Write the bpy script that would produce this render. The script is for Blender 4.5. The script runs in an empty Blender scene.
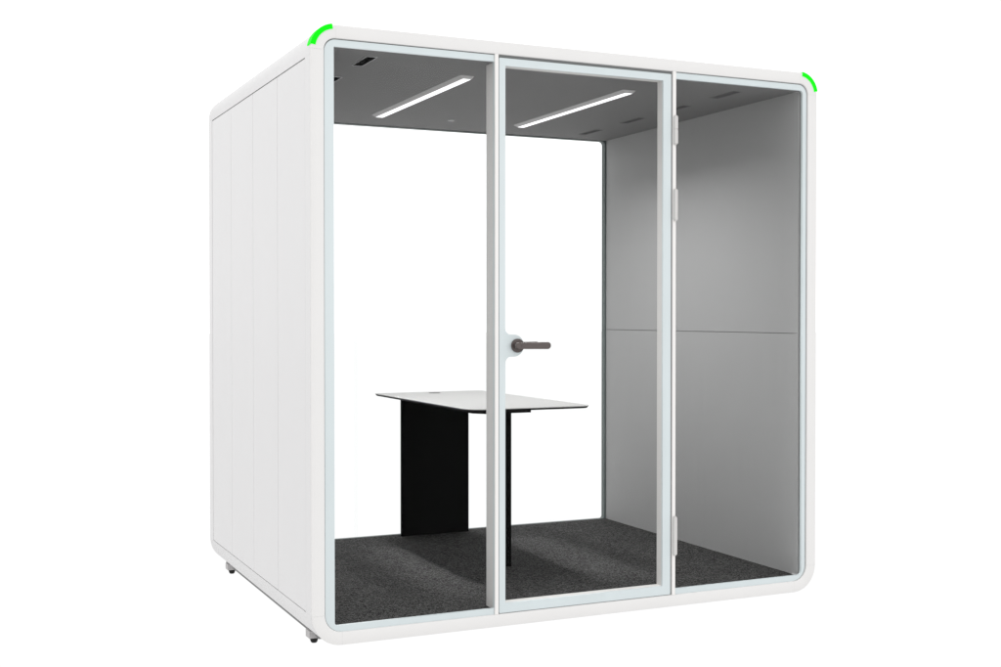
import bpy, math, random
from mathutils import Vector
random.seed(4)
S = bpy.context.scene
COL = S.collection
R_ = math.radians
W, D, H = 2.317, 1.797, 2.300
RT, RB = .094, .116            # radius of the pod's top and bottom corners
YB = 1.742                     # inner face of the rear glass wall
XR, XL = 2.237, .080           # inner faces of the side walls
ZC, ZF = 2.2206, .0682         # ceiling, carpet

# ------------------------------------------------------------------ materials
def mat(name, col, rough=.5, spec=.5, metal=0., bump=None, var=None, emit=None, coat=0.):
    m = bpy.data.materials.new(name); m.use_nodes = True
    nt = m.node_tree; b = nt.nodes['Principled BSDF']
    b.inputs['Base Color'].default_value = (*col, 1)
    b.inputs['Roughness'].default_value = rough
    b.inputs['Specular IOR Level'].default_value = spec
    b.inputs['Metallic'].default_value = metal
    if coat: b.inputs['Coat Weight'].default_value = coat
    if emit:
        b.inputs['Emission Color'].default_value = (*emit[0], 1)
        b.inputs['Emission Strength'].default_value = emit[1]
    tc = nt.nodes.new('ShaderNodeTexCoord')
    def noise(scale, stretch, detail=4, rough_=.6):
        mp = nt.nodes.new('ShaderNodeMapping'); mp.inputs['Scale'].default_value = stretch
        n = nt.nodes.new('ShaderNodeTexNoise'); n.inputs['Scale'].default_value = scale
        n.inputs['Detail'].default_value = detail; n.inputs['Roughness'].default_value = rough_
        nt.links.new(tc.outputs['Object'], mp.inputs[0]); nt.links.new(mp.outputs[0], n.inputs['Vector'])
        return n
    if var:
        scale, stretch, amt = var
        n = noise(scale, stretch)
        r = nt.nodes.new('ShaderNodeValToRGB')
        r.color_ramp.elements[0].position = .3; r.color_ramp.elements[1].position = .7
        r.color_ramp.elements[0].color = (*[c*(1-amt) for c in col], 1)
        r.color_ramp.elements[1].color = (*[min(1, c*(1+amt)) for c in col], 1)
        nt.links.new(n.outputs['Fac'], r.inputs['Fac']); nt.links.new(r.outputs['Color'], b.inputs['Base Color'])
    if bump:
        scale, stretch, strength, dist = bump
        n = noise(scale, stretch)
        bp = nt.nodes.new('ShaderNodeBump'); bp.inputs['Strength'].default_value = strength
        bp.inputs['Distance'].default_value = dist
        nt.links.new(n.outputs['Fac'], bp.inputs['Height']); nt.links.new(bp.outputs[0], b.inputs['Normal'])
    return m

M = {}
M['shell'] = mat('white_lacquer', (.605, .600, .602), .42, .3, bump=(70, (1, 1, 1), .05, .0006), var=(5, (1, 1, 1), .006))
M['frame'] = mat('white_powder_coat', (.665, .657, .650), .45, .3, bump=(70, (1, 1, 1), .05, .0006), var=(7, (1, 1, 1), .008))
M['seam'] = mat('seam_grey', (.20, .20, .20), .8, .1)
M['gasket'] = mat('grey_rubber_gasket', (.16, .165, .165), .7, .2)
M['rear_gasket'] = mat('green_grey_glazing_profile', (.10, .12, .118), .5, .3)
M['band'] = mat('pale_aqua_glass_border', (.548, .602, .614), .28, .4, var=(9, (1, 1, .3), .02))
M['mullion'] = mat('white_mullion_coat', (.72, .706, .692), .4, .3, var=(8, (1, 1, .1), .01))
M['rail_side'] = mat('grey_mullion_side', (.62, .61, .60), .45, .4, var=(60, (1, 1, .03), .03))  # a little darker than the mullion front
M['door_profile'] = mat('door_profile_coat', (.60, .588, .576), .45, .2, var=(8, (1, 1, .1), .01))
M['hinge'] = mat('hinge_white', (.54, .53, .52), .4, .4, var=(30, (1, 1, 1), .01))
M['wall'] = mat('grey_interior_panel', (.300, .299, .299), .62, .25,
                bump=(26, (1, 5, .35), .12, .002), var=(11, (1, 4.5, .22), .012))
M['ceiling'] = mat('grey_ceiling_panel', (.163, .161, .161), .75, .2, var=(6, (1, 1, 1), .03))
M['vent'] = mat('black_vent_slot', (.008, .008, .008), .8, .0, var=(30, (1, 1, 1), .05))
M['vent_dim'] = mat('dim_vent_slot', (.100, .100, .100), .8, .0, var=(30, (1, 1, 1), .05))
M['vent_rim'] = mat('grey_vent_rim', (.38, .38, .38), .5, .3, var=(30, (1, 1, 1), .02))
M['housing'] = mat('grey_light_housing', (.42, .41, .41), .5, .3, var=(30, (1, 1, 1), .02))
M['led'] = mat('lit_diffuser', (.9, .9, .9), .6, .2, emit=((1, 1, 1), .95))
M['green'] = mat('green_status_light', (0, .12, 0), .5, .1, emit=((.0, .93, .003), 1.0))
M['tabletop'] = mat('white_laminate', (.318, .315, .311), .5, .25, var=(12, (1, 1, 1), .012))
M['table_edge'] = mat('black_table_edge', (.010, .010, .010), .7, .1, var=(30, (1, 1, 1), .1))
M['table_leg'] = mat('black_table_leg', (.0028, .0028, .0028), .85, .03, var=(8, (1, 1, 1), .15))
M['handle'] = mat('brown_grey_handle', (.078, .063, .060), .38, .5, metal=.35, var=(120, (1, 1, 1), .06))
M['rubber'] = mat('black_rubber', (.006, .006, .006), .6, .2, var=(40, (1, 1, 1), .1))
M['bracket'] = mat('grey_foot_bracket', (.40, .39, .39), .55, .3, var=(60, (1, 1, 1), .05))
M['grommet'] = mat('dark_grey_grommet', (.10, .10, .10), .5, .3, var=(40, (1, 1, 1), .05))

def carpet():
    m = bpy.data.materials.new('charcoal_loop_carpet'); m.use_nodes = True
    nt = m.node_tree; b = nt.nodes['Principled BSDF']
    b.inputs['Roughness'].default_value = .95; b.inputs['Specular IOR Level'].default_value = .08
    tc = nt.nodes.new('ShaderNodeTexCoord')
    n1 = nt.nodes.new('ShaderNodeTexNoise'); n1.inputs['Scale'].default_value = 125; n1.inputs['Detail'].default_value = 3; n1.inputs['Roughness'].default_value = .75
    v = nt.nodes.new('ShaderNodeTexVoronoi'); v.inputs['Scale'].default_value = 150
    n2 = nt.nodes.new('ShaderNodeTexNoise'); n2.inputs['Scale'].default_value = 9; n2.inputs['Detail'].default_value = 3
    for n in (n1, v, n2): nt.links.new(tc.outputs['Object'], n.inputs['Vector'])
    r = nt.nodes.new('ShaderNodeValToRGB'); e = r.color_ramp.elements
    e[0].position = .41; e[0].color = (.010, .010, .010, 1); e[1].position = .62; e[1].color = (.092, .0905, .089, 1)
    nt.links.new(n1.outputs['Fac'], r.inputs['Fac'])
    r2 = nt.nodes.new('ShaderNodeMapRange'); r2.inputs['To Min'].default_value = .72; r2.inputs['To Max'].default_value = 1.2
    nt.links.new(n2.outputs['Fac'], r2.inputs['Value'])
    mx = nt.nodes.new('ShaderNodeVectorMath'); mx.operation = 'SCALE'
    nt.links.new(r.outputs['Color'], mx.inputs[0]); nt.links.new(r2.outputs[0], mx.inputs['Scale'])
    nt.links.new(mx.outputs[0], b.inputs['Base Color'])
    ad = nt.nodes.new('ShaderNodeMath'); ad.operation = 'ADD'
    nt.links.new(n1.outputs['Fac'], ad.inputs[0]); nt.links.new(v.outputs['Distance'], ad.inputs[1])
    bp = nt.nodes.new('ShaderNodeBump'); bp.inputs['Strength'].default_value = .8; bp.inputs['Distance'].default_value = .004
    nt.links.new(ad.outputs[0], bp.inputs['Height']); nt.links.new(bp.outputs[0], b.inputs['Normal'])
    return m
M['carpet'] = carpet()

def glass(name, tint, gloss):
    m = bpy.data.materials.new(name); m.use_nodes = True
    nt = m.node_tree; nt.nodes.clear()
    o = nt.nodes.new('ShaderNodeOutputMaterial'); mx = nt.nodes.new('ShaderNodeMixShader')
    t = nt.nodes.new('ShaderNodeBsdfTransparent'); g = nt.nodes.new('ShaderNodeBsdfGlossy')
    t.inputs[0].default_value = (*tint, 1); g.inputs['Roughness'].default_value = .02
    mx.inputs[0].default_value = gloss
    nt.links.new(t.outputs[0], mx.inputs[1]); nt.links.new(g.outputs[0], mx.inputs[2]); nt.links.new(mx.outputs[0], o.inputs[0])
    return m
M['glass'] = glass('anti_reflective_glass', (.997, 1, .999), .0018)
M['joint'] = glass('clear_glass_joint', (.985, .987, .987), .004)

def glow_sheet():  # added translucent sheet, glows with world light from below
    m = bpy.data.materials.new('added_glow_sheet'); m.use_nodes = True
    nt = m.node_tree; nt.nodes.clear()
    o = nt.nodes.new('ShaderNodeOutputMaterial'); t = nt.nodes.new('ShaderNodeBsdfTranslucent')
    t.inputs['Color'].default_value = (.79, .79, .79, 1)
    nt.links.new(t.outputs[0], o.inputs[0]); return m
M['glow_sheet'] = glow_sheet()

# ------------------------------------------------------------------ mesh helpers
def build(name, verts, faces, m, parent=None, smooth=None, mats=None, fm=None):
    me = bpy.data.meshes.new(name)
    me.from_pydata([tuple(v) for v in verts], [], faces); me.validate()
    ms = mats or [m]
    for k in ms: me.materials.append(k)
    if fm:
        for p, i in zip(me.polygons, fm): p.material_index = i
    import bmesh
    bm = bmesh.new(); bm.from_mesh(me); bmesh.ops.recalc_face_normals(bm, faces=bm.faces); bm.to_mesh(me); bm.free()
    if smooth:
        me.polygons.foreach_set('use_smooth', [True]*len(me.polygons))
        me.set_sharp_from_angle(angle=R_(smooth))
    o = bpy.data.objects.new(name, me); COL.objects.link(o)
    if parent: o.parent = parent
    return o

class MB:
    def __init__(s): s.v = []; s.f = []; s.m = []
    def add(s, verts, faces, mi=0):
        n = len(s.v); s.v += [tuple(v) for v in verts]
        s.f += [tuple(i+n for i in f) for f in faces]; s.m += [mi]*len(faces); return s
    def box(s, x0, x1, y0, y1, z0, z1, c=0., mi=0):
        """box with chamfered edges (c)"""
        if c <= 0:
            v = [(x, y, z) for x in (x0, x1) for y in (y0, y1) for z in (z0, z1)]
            return s.add(v, [(0,1,3,2),(4,6,7,5),(0,4,5,1),(2,3,7,6),(0,2,6,4),(1,5,7,3)], mi)
        import bmesh
        bm = bmesh.new(); vs = [bm.verts.new((x, y, z)) for x in (x0, x1) for y in (y0, y1) for z in (z0, z1)]
        for f in [(0,1,3,2),(4,6,7,5),(0,4,5,1),(2,3,7,6),(0,2,6,4),(1,5,7,3)]: bm.faces.new([vs[i] for i in f])
        bmesh.ops.bevel(bm, geom=list(bm.edges), offset=c, segments=2, affect='EDGES', profile=.5)
        bm.verts.index_update()
        s.add([v.co[:] for v in bm.verts], [tuple(v.index for v in f.verts) for f in bm.faces], mi); bm.free(); return s
    def cyl(s, a, b, r, n=24, r2=None, mi=0, c=0.):
        a, b = Vector(a), Vector(b); d = (b-a).normalized(); L = (b-a).length
        u = d.orthogonal().normalized(); w = d.cross(u); r2 = r if r2 is None else r2
        st = [(0, r-c), (c, r), (L-c, r2), (L, r2-c)] if c else [(0, r), (L, r2)]
        v = []
        for (h, q) in st:
            for k in range(n):
                t = 2*math.pi*k/n; v.append(a+d*h+(u*math.cos(t)+w*math.sin(t))*q)
        f = []
        for j in range(len(st)-1):
            for k in range(n): f.append((j*n+k, j*n+(k+1) % n, (j+1)*n+(k+1) % n, (j+1)*n+k))
        f.append(tuple(range(n))[::-1]); f.append(tuple(range((len(st)-1)*n, len(st)*n)))
        return s.add(v, f, mi)
    def prism(s, pts, a0, a1, axis='y', mi=0, c=0.):
        """extrude polygon pts; axis y: pts=(x,z); axis z: pts=(x,y). c = chamfer toward centroid on both ends"""
        cx = sum(p[0] for p in pts)/len(pts); cy = sum(p[1] for p in pts)/len(pts)
        def sh(p, q):
            dx, dy = cx-p[0], cy-p[1]; L = math.hypot(dx, dy) or 1; return (p[0]+dx/L*q, p[1]+dy/L*q)
        st = [(a0, c), (a0+c, 0), (a1-c, 0), (a1, c)] if c else [(a0, 0), (a1, 0)]
        v = []; n = len(pts)
        for a, q in st:
            for p in pts:
                p2 = sh(p, q) if q else p
                v.append((p2[0], a, p2[1]) if axis == 'y' else (p2[0], p2[1], a))
        f = [(j*n+k, j*n+(k+1) % n, (j+1)*n+(k+1) % n, (j+1)*n+k) for j in range(len(st)-1) for k in range(n)]
        f += [tuple(range(n))[::-1], tuple(range((len(st)-1)*n, len(st)*n))]
        return s.add(v, f, mi)
    def build(s, name, m, parent=None, smooth=None, mats=None):
        return build(name, s.v, s.f, m, parent, smooth, mats, s.m if mats else None)

def tag(o, label=None, cat=None, group=None, kind=None):
    if label: o['label'] = label
    if cat: o['category'] = cat
    if group: o['group'] = group
    if kind: o['kind'] = kind
    return o

def loop(x0, x1, z0, z1, rad, n=10):
    """rounded rectangle, corners BL, BR, TR, TL, n+1 points each (counter-clockwise seen from the front)"""
    c = [((x0, z0), (1, 1), 180), ((x1, z0), (-1, 1), 270), ((x1, z1), (-1, -1), 0), ((x0, z1), (1, -1), 90)]
    out = []
    for (p, s, a0), r in zip(c, rad):
        r = max(r, .0006); cx, cz = p[0]+s[0]*r, p[1]+s[1]*r
        for k in range(n+1):
            t = R_(a0+90*k/n); out.append((cx+r*math.cos(t), cz+r*math.sin(t)))
    return out

def sweep(mb, stations, closed_profile=True, idx=None, mi=0):
    """stations: list of (loop2d, y). Stitches stations round the loop. idx = index list -> open segment with caps"""
    n = len(stations[0][0]); I = list(range(n)) if idx is None else idx
    k = len(stations); m = len(I)
    v = [(st[0][i][0], st[1], st[0][i][1]) for i in I for st in stations]
    f = []
    for a in range(m if idx is None else m-1):
        b = (a+1) % m
        for j in range(k if closed_profile else k-1):
            j2 = (j+1) % k
            f.append((a*k+j, a*k+j2, b*k+j2, b*k+j))
    if idx is not None:
        f.append(tuple(range(k))); f.append(tuple((m-1)*k+j for j in range(k))[::-1])
    return mb.add(v, f, mi)

RAD = (RB, RB, RT, RT)
def out(inset, n=10):
    return loop(inset, W-inset, inset, H-inset, [r-inset for r in RAD], n)

# ------------------------------------------------------------------ the pod
pod = bpy.data.objects.new('office_pod', None); COL.objects.link(pod); pod.location = (0, 0, 0)
tag(pod, 'white rounded acoustic office pod with glass front, hinged glass door and green corner lights', 'office pod')

# front frame: four corner pieces and four rails, hairline joints between
n = 10
prof = [(0, .013), (0, .004), (.0012, .0012), (.004, 0), (.044, 0), (.0485, .0015), (.050, .005), (.050, .024)]
sts = [(out(i, n), y) for i, y in prof]
G = .0003
def seg_build(name, idx, ends=None):
    mb = MB()
    if ends is None: sweep(mb, sts, True, idx)
    else:
        a, b = idx; ll = []
        for l, y in sts:
            p, q = Vector(l[a]), Vector(l[b]); d = (q-p).normalized()
            ll.append(([tuple(p+d*G), tuple(q-d*G)], y))
        sweep(mb, ll, True, [0, 1])
    return mb.build(name, M['frame'], pod, smooth=40)
for c in range(4):
    seg_build('frame_corner', list(range(c*(n+1), (c+1)*(n+1))))
for c in range(4):
    seg_build('frame_rail', (c*(n+1)+n, ((c+1) % 4)*(n+1)), True)

# shell core (what shows as grey in the joints) and its painted skins
mb = MB(); sweep(mb, [(out(.004), .014), (out(.004), D-.004), (out(.030), D-.004), (out(.030), .014)])
mb.build('shell_core', M['seam'], pod, smooth=40)
ZT, ZB_, Y0, Y1 = 2.184, .118, .080, 1.7226
gt, gb_ = .0022, .0012
def skin(name, corners, ztop, y0=.0145, y1=D):
    """open strip over two corners, ends at height ztop on both side walls"""
    def path(inset, y):
        l = out(inset, 14); k = 15
        pts = l[corners[0]*k:(corners[1]+1)*k] if corners[0] < corners[1] else l[corners[0]*k:]+l[:(corners[1]+1)*k]
        a = (W-inset if corners[0] == 2 else inset, ztop); b = (inset if corners[0] == 2 else W-inset, ztop)
        return ([a]+pts+[b], y)
    mb = MB(); st = [path(0.0, y0), path(0.0, y1-.004), path(.003, y1), path(.008, y1), path(.008, y0)]
    sweep(mb, st, True, list(range(len(st[0][0]))))
    return mb.build(name, M['shell'], pod, smooth=40)
skin('roof_skin', (2, 3), ZT+gt)
skin('base_skin', (0, 1), ZB_-gb_)
for X0, X1 in ((0, .008), (W-.008, W)):
    for ya, yb in ((.0145, Y0), (Y1+gt, D)):
        mb = MB(); mb.box(X0, X1, ya, yb, ZB_-gb_+.0002, ZT+gt-.0002)
        mb.build('side_post', M['shell'], pod)
    ys = [Y0, .482, .890, 1.308, Y1]
    for a, b in zip(ys, ys[1:]):
        mb = MB(); mb.box(X0, X1, a+.0015, b-.0015 - (gt if b == Y1 else 0), ZB_+gb_, ZT-gt, c=.0012)
        mb.build('side_panel', M['shell'], pod)

# green corner status lights on the outer front edge
for cidx, (cx, cz, s) in enumerate(((RT, H-RT, -1), (W-RT, H-RT, 1))):
    st = []
    a0, a1 = 14, 90
    for (q, y) in ((-.0035, .046), (-.0035, -.0012), (.0155, -.0022), (.0155, .0004), (.0004, .0006), (.0004, .046)):
        l = []
        for k in range(19):
            t = R_(10+(82-10)*k/18)
            l.append((cx+s*(RT-q)*math.cos(t), cz+(RT-q)*math.sin(t)))
        st.append((l, y))
    mb = MB(); sweep(mb, st, True, list(range(19)))
    mb.build('corner_light', M['green'], pod, smooth=40)

# gasket behind the frame opening
mb = MB(); sweep(mb, [(out(.0497), .010), (out(.0497), .024), (out(.060), .024), (out(.060), .0100)])
mb.build('glazing_gasket', M['gasket'], pod, smooth=40)

FX0, FX1, FZ0, FZ1 = .050, W-.050, .050, H-.050
# mullions: white front edge, slightly greyer side returns
for x0, x1 in ((.7415, .7575), (1.5625, 1.5785)):
    mb = MB()
    mb.box(x0, x1, .0005, .016, FZ0-.001, FZ1+.001, c=.0015, mi=0)
    mb.box(x0+.001, x1-.001, .016, .086, FZ0+.016, FZ1-.016, mi=1)
    mb.build('mullion', None, pod, mats=[M['mullion'], M['rail_side']])
# inner perimeter lining of the opening behind the glass
mb = MB(); sweep(mb, [(loop(.052, W-.052, .052, H-.052, [.06]*4), .026), (loop(.052, W-.052, .052, H-.052, [.06]*4), .060),
                      (loop(XL-.001, XR+.001, ZF-.001, ZC+.001, [.012]*4), .060), (loop(XL-.001, XR+.001, ZF-.001, ZC+.001, [.012]*4), .026)])
mb.build('opening_lining', M['wall'], pod, smooth=40)

def window(x0, x1, z0, z1, ri, inner, rr, y0=.006):
    """fixed front light: pane with a pale border"""
    mb = MB()
    o1 = loop(x0, x1, z0, z1, ri); o2 = loop(*inner, rr)
    sweep(mb, [(o1, y0), (o1, y0+.012), (o2, y0+.012), (o2, y0)])
    b = mb.build('glass_border', M['band'], None, smooth=40)
    p = MB().box(x0+.004, x1-.004, y0+.003, y0+.009, z0+.06, z1-.06)
    p = MB().box(inner[0]-.002, inner[1]+.002, y0+.003, y0+.009, inner[2]-.002, inner[3]+.002)
    pane = p.build('window_pane', M['glass'], pod); b.parent = pane
    return pane
r0 = RB-.050; r1 = RT-.050
window(.0515, .7405, .0500, 2.2465, (r0, .001, .001, r1), (.0885, .7405-.0005, .0740, 2.2210), (.012, .001, .001, .004))
window(1.5795, W-.0545, .0500, 2.2465, (.001, r0, r1, .001), (1.5800, 2.2425, .0740, 2.2210), (.001, .016, .014, .001))

# door: frame profile with its own border, pane, handles and hinges
DX0, DX1, DZ0, DZ1 = .7610, 1.5555, .0525, 2.2380
IX0, IX1, IZ0, IZ1 = .7880, 1.5170, .0905, 2.2085
mb = MB(); o1 = loop(DX0+.001, DX1-.001, DZ0+.001, DZ1-.001, [.002]*4); o2 = loop(IX0, IX1, IZ0, IZ1, [.002]*4)
sweep(mb, [(o1, .013), (o1, .050), (o2, .050), (o2, .013)])
door = mb.build('door', M['door_profile'], pod, smooth=40)
door['label'] = 'hinged glass door with pale aqua border and dark lever handle'
mb = MB(); o1 = loop(DX0, DX1, DZ0, DZ1, [.004]*4); o2 = loop(IX0, IX1, IZ0, IZ1, [.003]*4)
sweep(mb, [(o1, .004), (o1, .0128), (o2, .0128), (o2, .004)])
HX, HZ = .8395, 1.108
pts = [(IX0-.0005, 1.178), (IX0+.002, 1.167), (IX0+.008, 1.158), (IX0+.016, 1.1525)]
for k in range(15):
    t = R_(84-168*k/14); pts.append((HX-.0145+.044*math.cos(t), HZ+.044*math.sin(t)))
pts += [(IX0+.016, 1.0635), (IX0+.008, 1.058), (IX0+.002, 1.049), (IX0-.0005, 1.038)]
mb.prism(pts, .0043, .0125)
mb.build('glass_border', M['band'], door, smooth=40)
MB().box(IX0+.0002, IX1-.0002, .016, .024, IZ0+.0002, IZ1-.0002).build('glass_pane', M['glass'], door)

def handle(side):
    """round rose, short neck and flat rounded lever; side -1 = outside, +1 = inside"""
    y = .004 if side < 0 else .0245
    Y = lambda d: y+side*d
    mb = MB()
    mb.cyl((HX, Y(0), HZ), (HX, Y(.010), HZ), .0275, 36, c=.002)
    mb.cyl((HX, Y(.010), HZ), (HX, Y(.034), HZ), .0125, 24)
    L = .128; r = .0140
    l = [(HX-.016, HZ-r*.9), (HX+L-r, HZ-r)]
    l += [(HX+L-r+r*math.cos(R_(a)), HZ+r*math.sin(R_(a))) for a in range(-75, 76, 15)]
    l += [(HX+L-r, HZ+r), (HX-.016, HZ+r*.9)]
    l += [(HX-.016+.0126*math.cos(R_(a)), HZ+.0126*math.sin(R_(a))) for a in (120, 150, 180, 210, 240)]
    a, b = sorted((Y(.034), Y(.047)))
    mb.prism(l, a, b, c=.003)
    mb.cyl((HX, Y(.047), HZ), (HX, Y(.0485), HZ), .0045, 16)
    return mb.build('door_handle', M['handle'], door, smooth=35)
handle(-1); handle(1)
for z0, z1, split in ((1.947, 2.062, True), (1.628, 1.754, False), (.221, .378, False)):
    mb = MB(); x = 1.5735; yy = -.004
    if split:
        zm = z0+(z1-z0)*.53
        mb.cyl((x, yy, z0), (x, yy, zm-.0012), .0098, 20, c=.001); mb.cyl((x, yy, zm+.0012), (x, yy, z1), .0098, 20, c=.001)
        mb.cyl((x, yy, zm-.002), (x, yy, zm+.002), .008, 16)
    else:
        mb.cyl((x, yy, z0), (x, yy, z1), .0096, 20, c=.001)
    mb.cyl((x, yy, z0-.004), (x, yy, z0+.001), .006, 16); mb.cyl((x, yy, z1-.001), (x, yy, z1+.004), .006, 16)
    mb.build('hinge', M['hinge'], door, smooth=40)
# seal in the door joint
mb = MB(); o1 = loop(.7580, 1.5620, FZ0+.0004, FZ1-.004, [.001]*4); o2 = loop(DX0-.0005+.004, DX1+.0005-.004, DZ0+.004, DZ1-.004, [.001]*4)
sweep(mb, [(o1, .0135), (o1, .022), (o2, .022), (o2, .0135)])
mb.build('door_seal', M['gasket'], pod)

# rear glass wall
mb = MB(); rr = [.012, .016, .022, .012]
o1 = loop(.030, W-.030, .030, H-.030, [.06]*4); o2 = loop(XL+.006, XR-.0085, ZF-.001, ZC-.004, rr)
sweep(mb, [(o1, YB), (o1, YB+.034), (o2, YB+.034), (o2, YB)])
mb.build('rear_frame', M['rear_gasket'], pod, smooth=40)
for a, b in ((XL-.004, .7400), (.7560, XR+.004)):
    MB().box(a, b, YB+.012, YB+.020, ZF-.012, ZC+.008).build('rear_pane', M['glass'], pod)
MB().box(.7400, .7560, YB+.010, YB+.022, ZF-.004, ZC+.004).build('pane_joint', M['joint'], pod)

# interior: carpet, ceiling, two stacked panels on each side wall
MB().box(.032, W-.032, .027, YB+.004, .040, ZF).build('carpet', M['carpet'], pod)
ceiling = MB().box(.032, W-.032, .027, YB+.004, ZC, H-.040).build('ceiling', M['ceiling'], pod)
for X0, X1 in ((XR, W-.031), (.031, XL)):
    for z0, z1 in ((ZF-.003, 1.1457), (1.1485, ZC+.003)):
        MB().box(X0, X1, .0275, YB-.001, z0, z1, c=.0008).build('wall_panel', M['wall'], pod)
    MB().box(min(X0, X1)+.004, max(X0, X1)-.004, .028, YB-.002, 1.140, 1.154).build('panel_joint', M['seam'], pod)

for x in (.764, 1.5435):
    y0, y1 = .328, 1.426
    h = MB(); a = (x-.039, x+.027, y0-.016, y1+.010, ZC+.001); b = (x-.0205, x+.0205, y0, y1, ZC-.0105)
    v = [(a[0],a[2],a[4]),(a[1],a[2],a[4]),(a[1],a[3],a[4]),(a[0],a[3],a[4]),(b[0],b[2],b[4]),(b[1],b[2],b[4]),(b[1],b[3],b[4]),(b[0],b[3],b[4])]
    h.add(v, [(0,1,2,3),(4,7,6,5),(0,4,5,1),(1,5,6,2),(2,6,7,3),(3,7,4,0)])
    ho = h.build('ceiling_light', M['housing'], pod)
    MB().box(x-.0172, x+.0172, y0+.002, y1-.002, ZC-.0118, ZC-.008).build('diffuser', M['led'], ho)
    for energy, spread in ((.62, 11), (12.0, 144)):
        l = bpy.data.lights.new('strip_lamp', 'AREA'); l.shape = 'RECTANGLE'; l.size = .044; l.size_y = 1.09
        l.energy = energy; l.spread = R_(spread); lo = bpy.data.objects.new('strip_lamp', l); COL.objects.link(lo)
        lo.location = (x, .877, ZC-.0135-(.0005 if energy > 1 else 0)); lo.parent = ho
for x, ys in ((.277, (.213, .655)), (1.990, (.231, .640, 1.040, 1.480))):
    for y in ys:
        rim = MB()
        rim.box(x-.0225, x-.0195, y-.095, y+.095, ZC-.002, ZC+.001); rim.box(x+.0195, x+.0225, y-.095, y+.095, ZC-.002, ZC+.001)
        rim.box(x-.0195, x+.0195, y-.095, y-.092, ZC-.002, ZC+.001); rim.box(x-.0195, x+.0195, y+.092, y+.095, ZC-.002, ZC+.001)
        r = rim.build('air_vent', M['vent_rim'] if x < 1 else M['ceiling'], pod)
        MB().box(x-.0192, x+.0192, y-.0915, y+.0915, ZC-.0009, ZC+.002).build('vent_slot', M['vent'] if x < 1 else M['vent_dim'], r)
MB().cyl((1.143, 1.41, ZC+.001), (1.143, 1.41, ZC-.006), .020, 24, r2=.017).build('ceiling_sensor', M['vent_rim'], pod, smooth=40)

MB().box(.066, W-.066, .135, D-.06, -.0042, .020).build('underside_shade_box', M['seam'], pod)  # added grey box, its dark rim stands in for shade under the shell

# feet: bracket with a black levelling pad
for x in (.064, W-.064):
    for y in (.195, 1.600):
        sx = 1 if x < 1 else -1
        b = MB().box(x-.026, x+.034, y-.026, y+.026, -.0085, .020, c=.001).build('foot', M['bracket'], pod)
        p = MB(); p.cyl((x, y, -.0090), (x, y, -.0300), .0175, 20, r2=.0125, c=.003)
        p.build('foot_pad', M['rubber'], b, smooth=40)

# ------------------------------------------------------------------ the table inside
tb = bpy.data.objects.new('table', None); COL.objects.link(tb); tb.location = (1.13, 1.04, ZF)
tag(tb, 'long white topped table on black slab leg and narrow post inside the pod', 'table')
def tpart(mb, name, m, parent=None, smooth=None, mats=None):
    o = mb.build(name, m, None, smooth, mats)
    if parent is None or parent is tb:
        o.data.transform(__import__('mathutils').Matrix.Translation(-Vector((1.13, 1.04, ZF)))); o.parent = tb
    else:
        o.data.transform(__import__('mathutils').Matrix.Translation(-Vector((1.13, 1.04, ZF)))); o.parent = parent
    return o
TZ = .8225
def slab(z0, z1, i0, i1):
    a = loop(.828+i0, 1.437-i0, .457+i0, 1.702-i0, [.075-i0, .06-i0, .03, .03], 8)
    b = loop(.828+i1, 1.437-i1, .457+i1, 1.702-i1, [.075-i1, .06-i1, .03, .03], 8)
    n_ = len(a)
    v = [(x, y, z0) for x, y in a]+[(x, y, z1) for x, y in b]
    return v, [(k, (k+1) % n_, n_+(k+1) % n_, n_+k) for k in range(n_)]+[tuple(range(n_))[::-1], tuple(range(n_, 2*n_))]
top = tpart(MB().add(*slab(TZ-.003, TZ, 0, 0)), 'tabletop', M['tabletop'], smooth=30)
tpart(MB().add(*slab(TZ-.0110, TZ-.0031, .006, .0)), 'table_edge', M['table_edge'], top, smooth=30)
tpart(MB().cyl((1.128, 1.600, TZ-.001), (1.128, 1.600, TZ+.002), .030, 28), 'cable_grommet', M['grommet'], top, smooth=30)
tpart(MB().box(.975, 1.357, 1.680, 1.700, ZF+.0005, TZ-.0112, c=.001), 'slab_leg', M['table_leg'])
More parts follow.
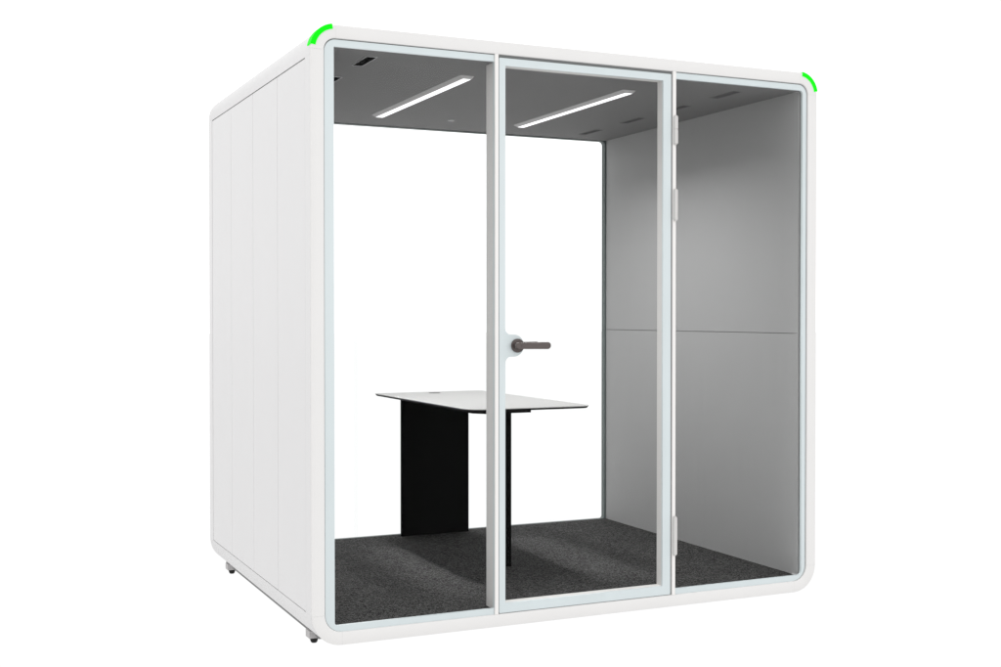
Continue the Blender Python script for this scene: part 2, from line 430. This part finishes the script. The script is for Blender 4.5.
tpart(MB().box(1.092, 1.164, .740, .790, ZF+.0005, TZ-.0226, c=.001), 'post_leg', M['table_leg'])
pl = MB().prism([(.915, .478), (1.135, .478), (1.135, .860), (.875, .860), (.875, .530)], TZ-.0225, TZ-.0112, axis='z')
tpart(pl, 'mounting_plate', M['table_leg'])

# ------------------------------------------------------------------ setting
fl = MB().box(-40, 40, -30, 50, -.0330, -.0301)
v = [(-60, -40, -.0305), (60, -40, -.0305), (60, 80, -.0305), (-60, 80, -.0305)]
floor = build('floor', v, [(0, 1, 2, 3)], M['glow_sheet'])  # added glowing ground, stays white with no shadow under the pod
tag(floor, kind='structure')

w = bpy.data.worlds.new('World'); S.world = w; w.use_nodes = True
bg = w.node_tree.nodes['Background']; bg.inputs[0].default_value = (1, 1, 1, 1); bg.inputs[1].default_value = 1.30

def lamp(name, loc, target, sx, sy, power, spread=180):
    l = bpy.data.lights.new(name, 'AREA'); l.shape = 'RECTANGLE'; l.size = sx; l.size_y = sy; l.energy = power; l.spread = R_(spread)
    o = bpy.data.objects.new(name, l); COL.objects.link(o); o.location = loc
    o.rotation_euler = (Vector(target)-Vector(loc)).to_track_quat('-Z', 'Y').to_euler(); return o
lamp('added_light_front', (2.2, -6.0, 2.2), (1.2, 0, 1.1), 2.5, 2.5, 40)  # added unseen lamp, brightens the front frame
lamp('added_light_side', (-5.0, -.2, 5.0), (0, .9, 1.4), 2.5, 2.5, 30)  # added unseen lamp, lifts side and roof above the lower curve

# ------------------------------------------------------------------ camera
cam = bpy.data.cameras.new('camera'); co = bpy.data.objects.new('camera', cam); COL.objects.link(co)
co.location = (-1.2881, -4.4199, 1.227)
co.rotation_euler = (R_(90-.8296), 0, R_(-24.9138))
cam.sensor_width = 36; cam.lens = 36*1239.77/1001; cam.clip_end = 500
S.camera = co
S.view_settings.view_transform = 'Standard'; S.view_settings.look = 'None'
S.view_settings.exposure = 0; S.view_settings.gamma = 1
S.cycles.transparent_max_bounces = 24
S.cycles.max_bounces = 14; S.cycles.diffuse_bounces = 8
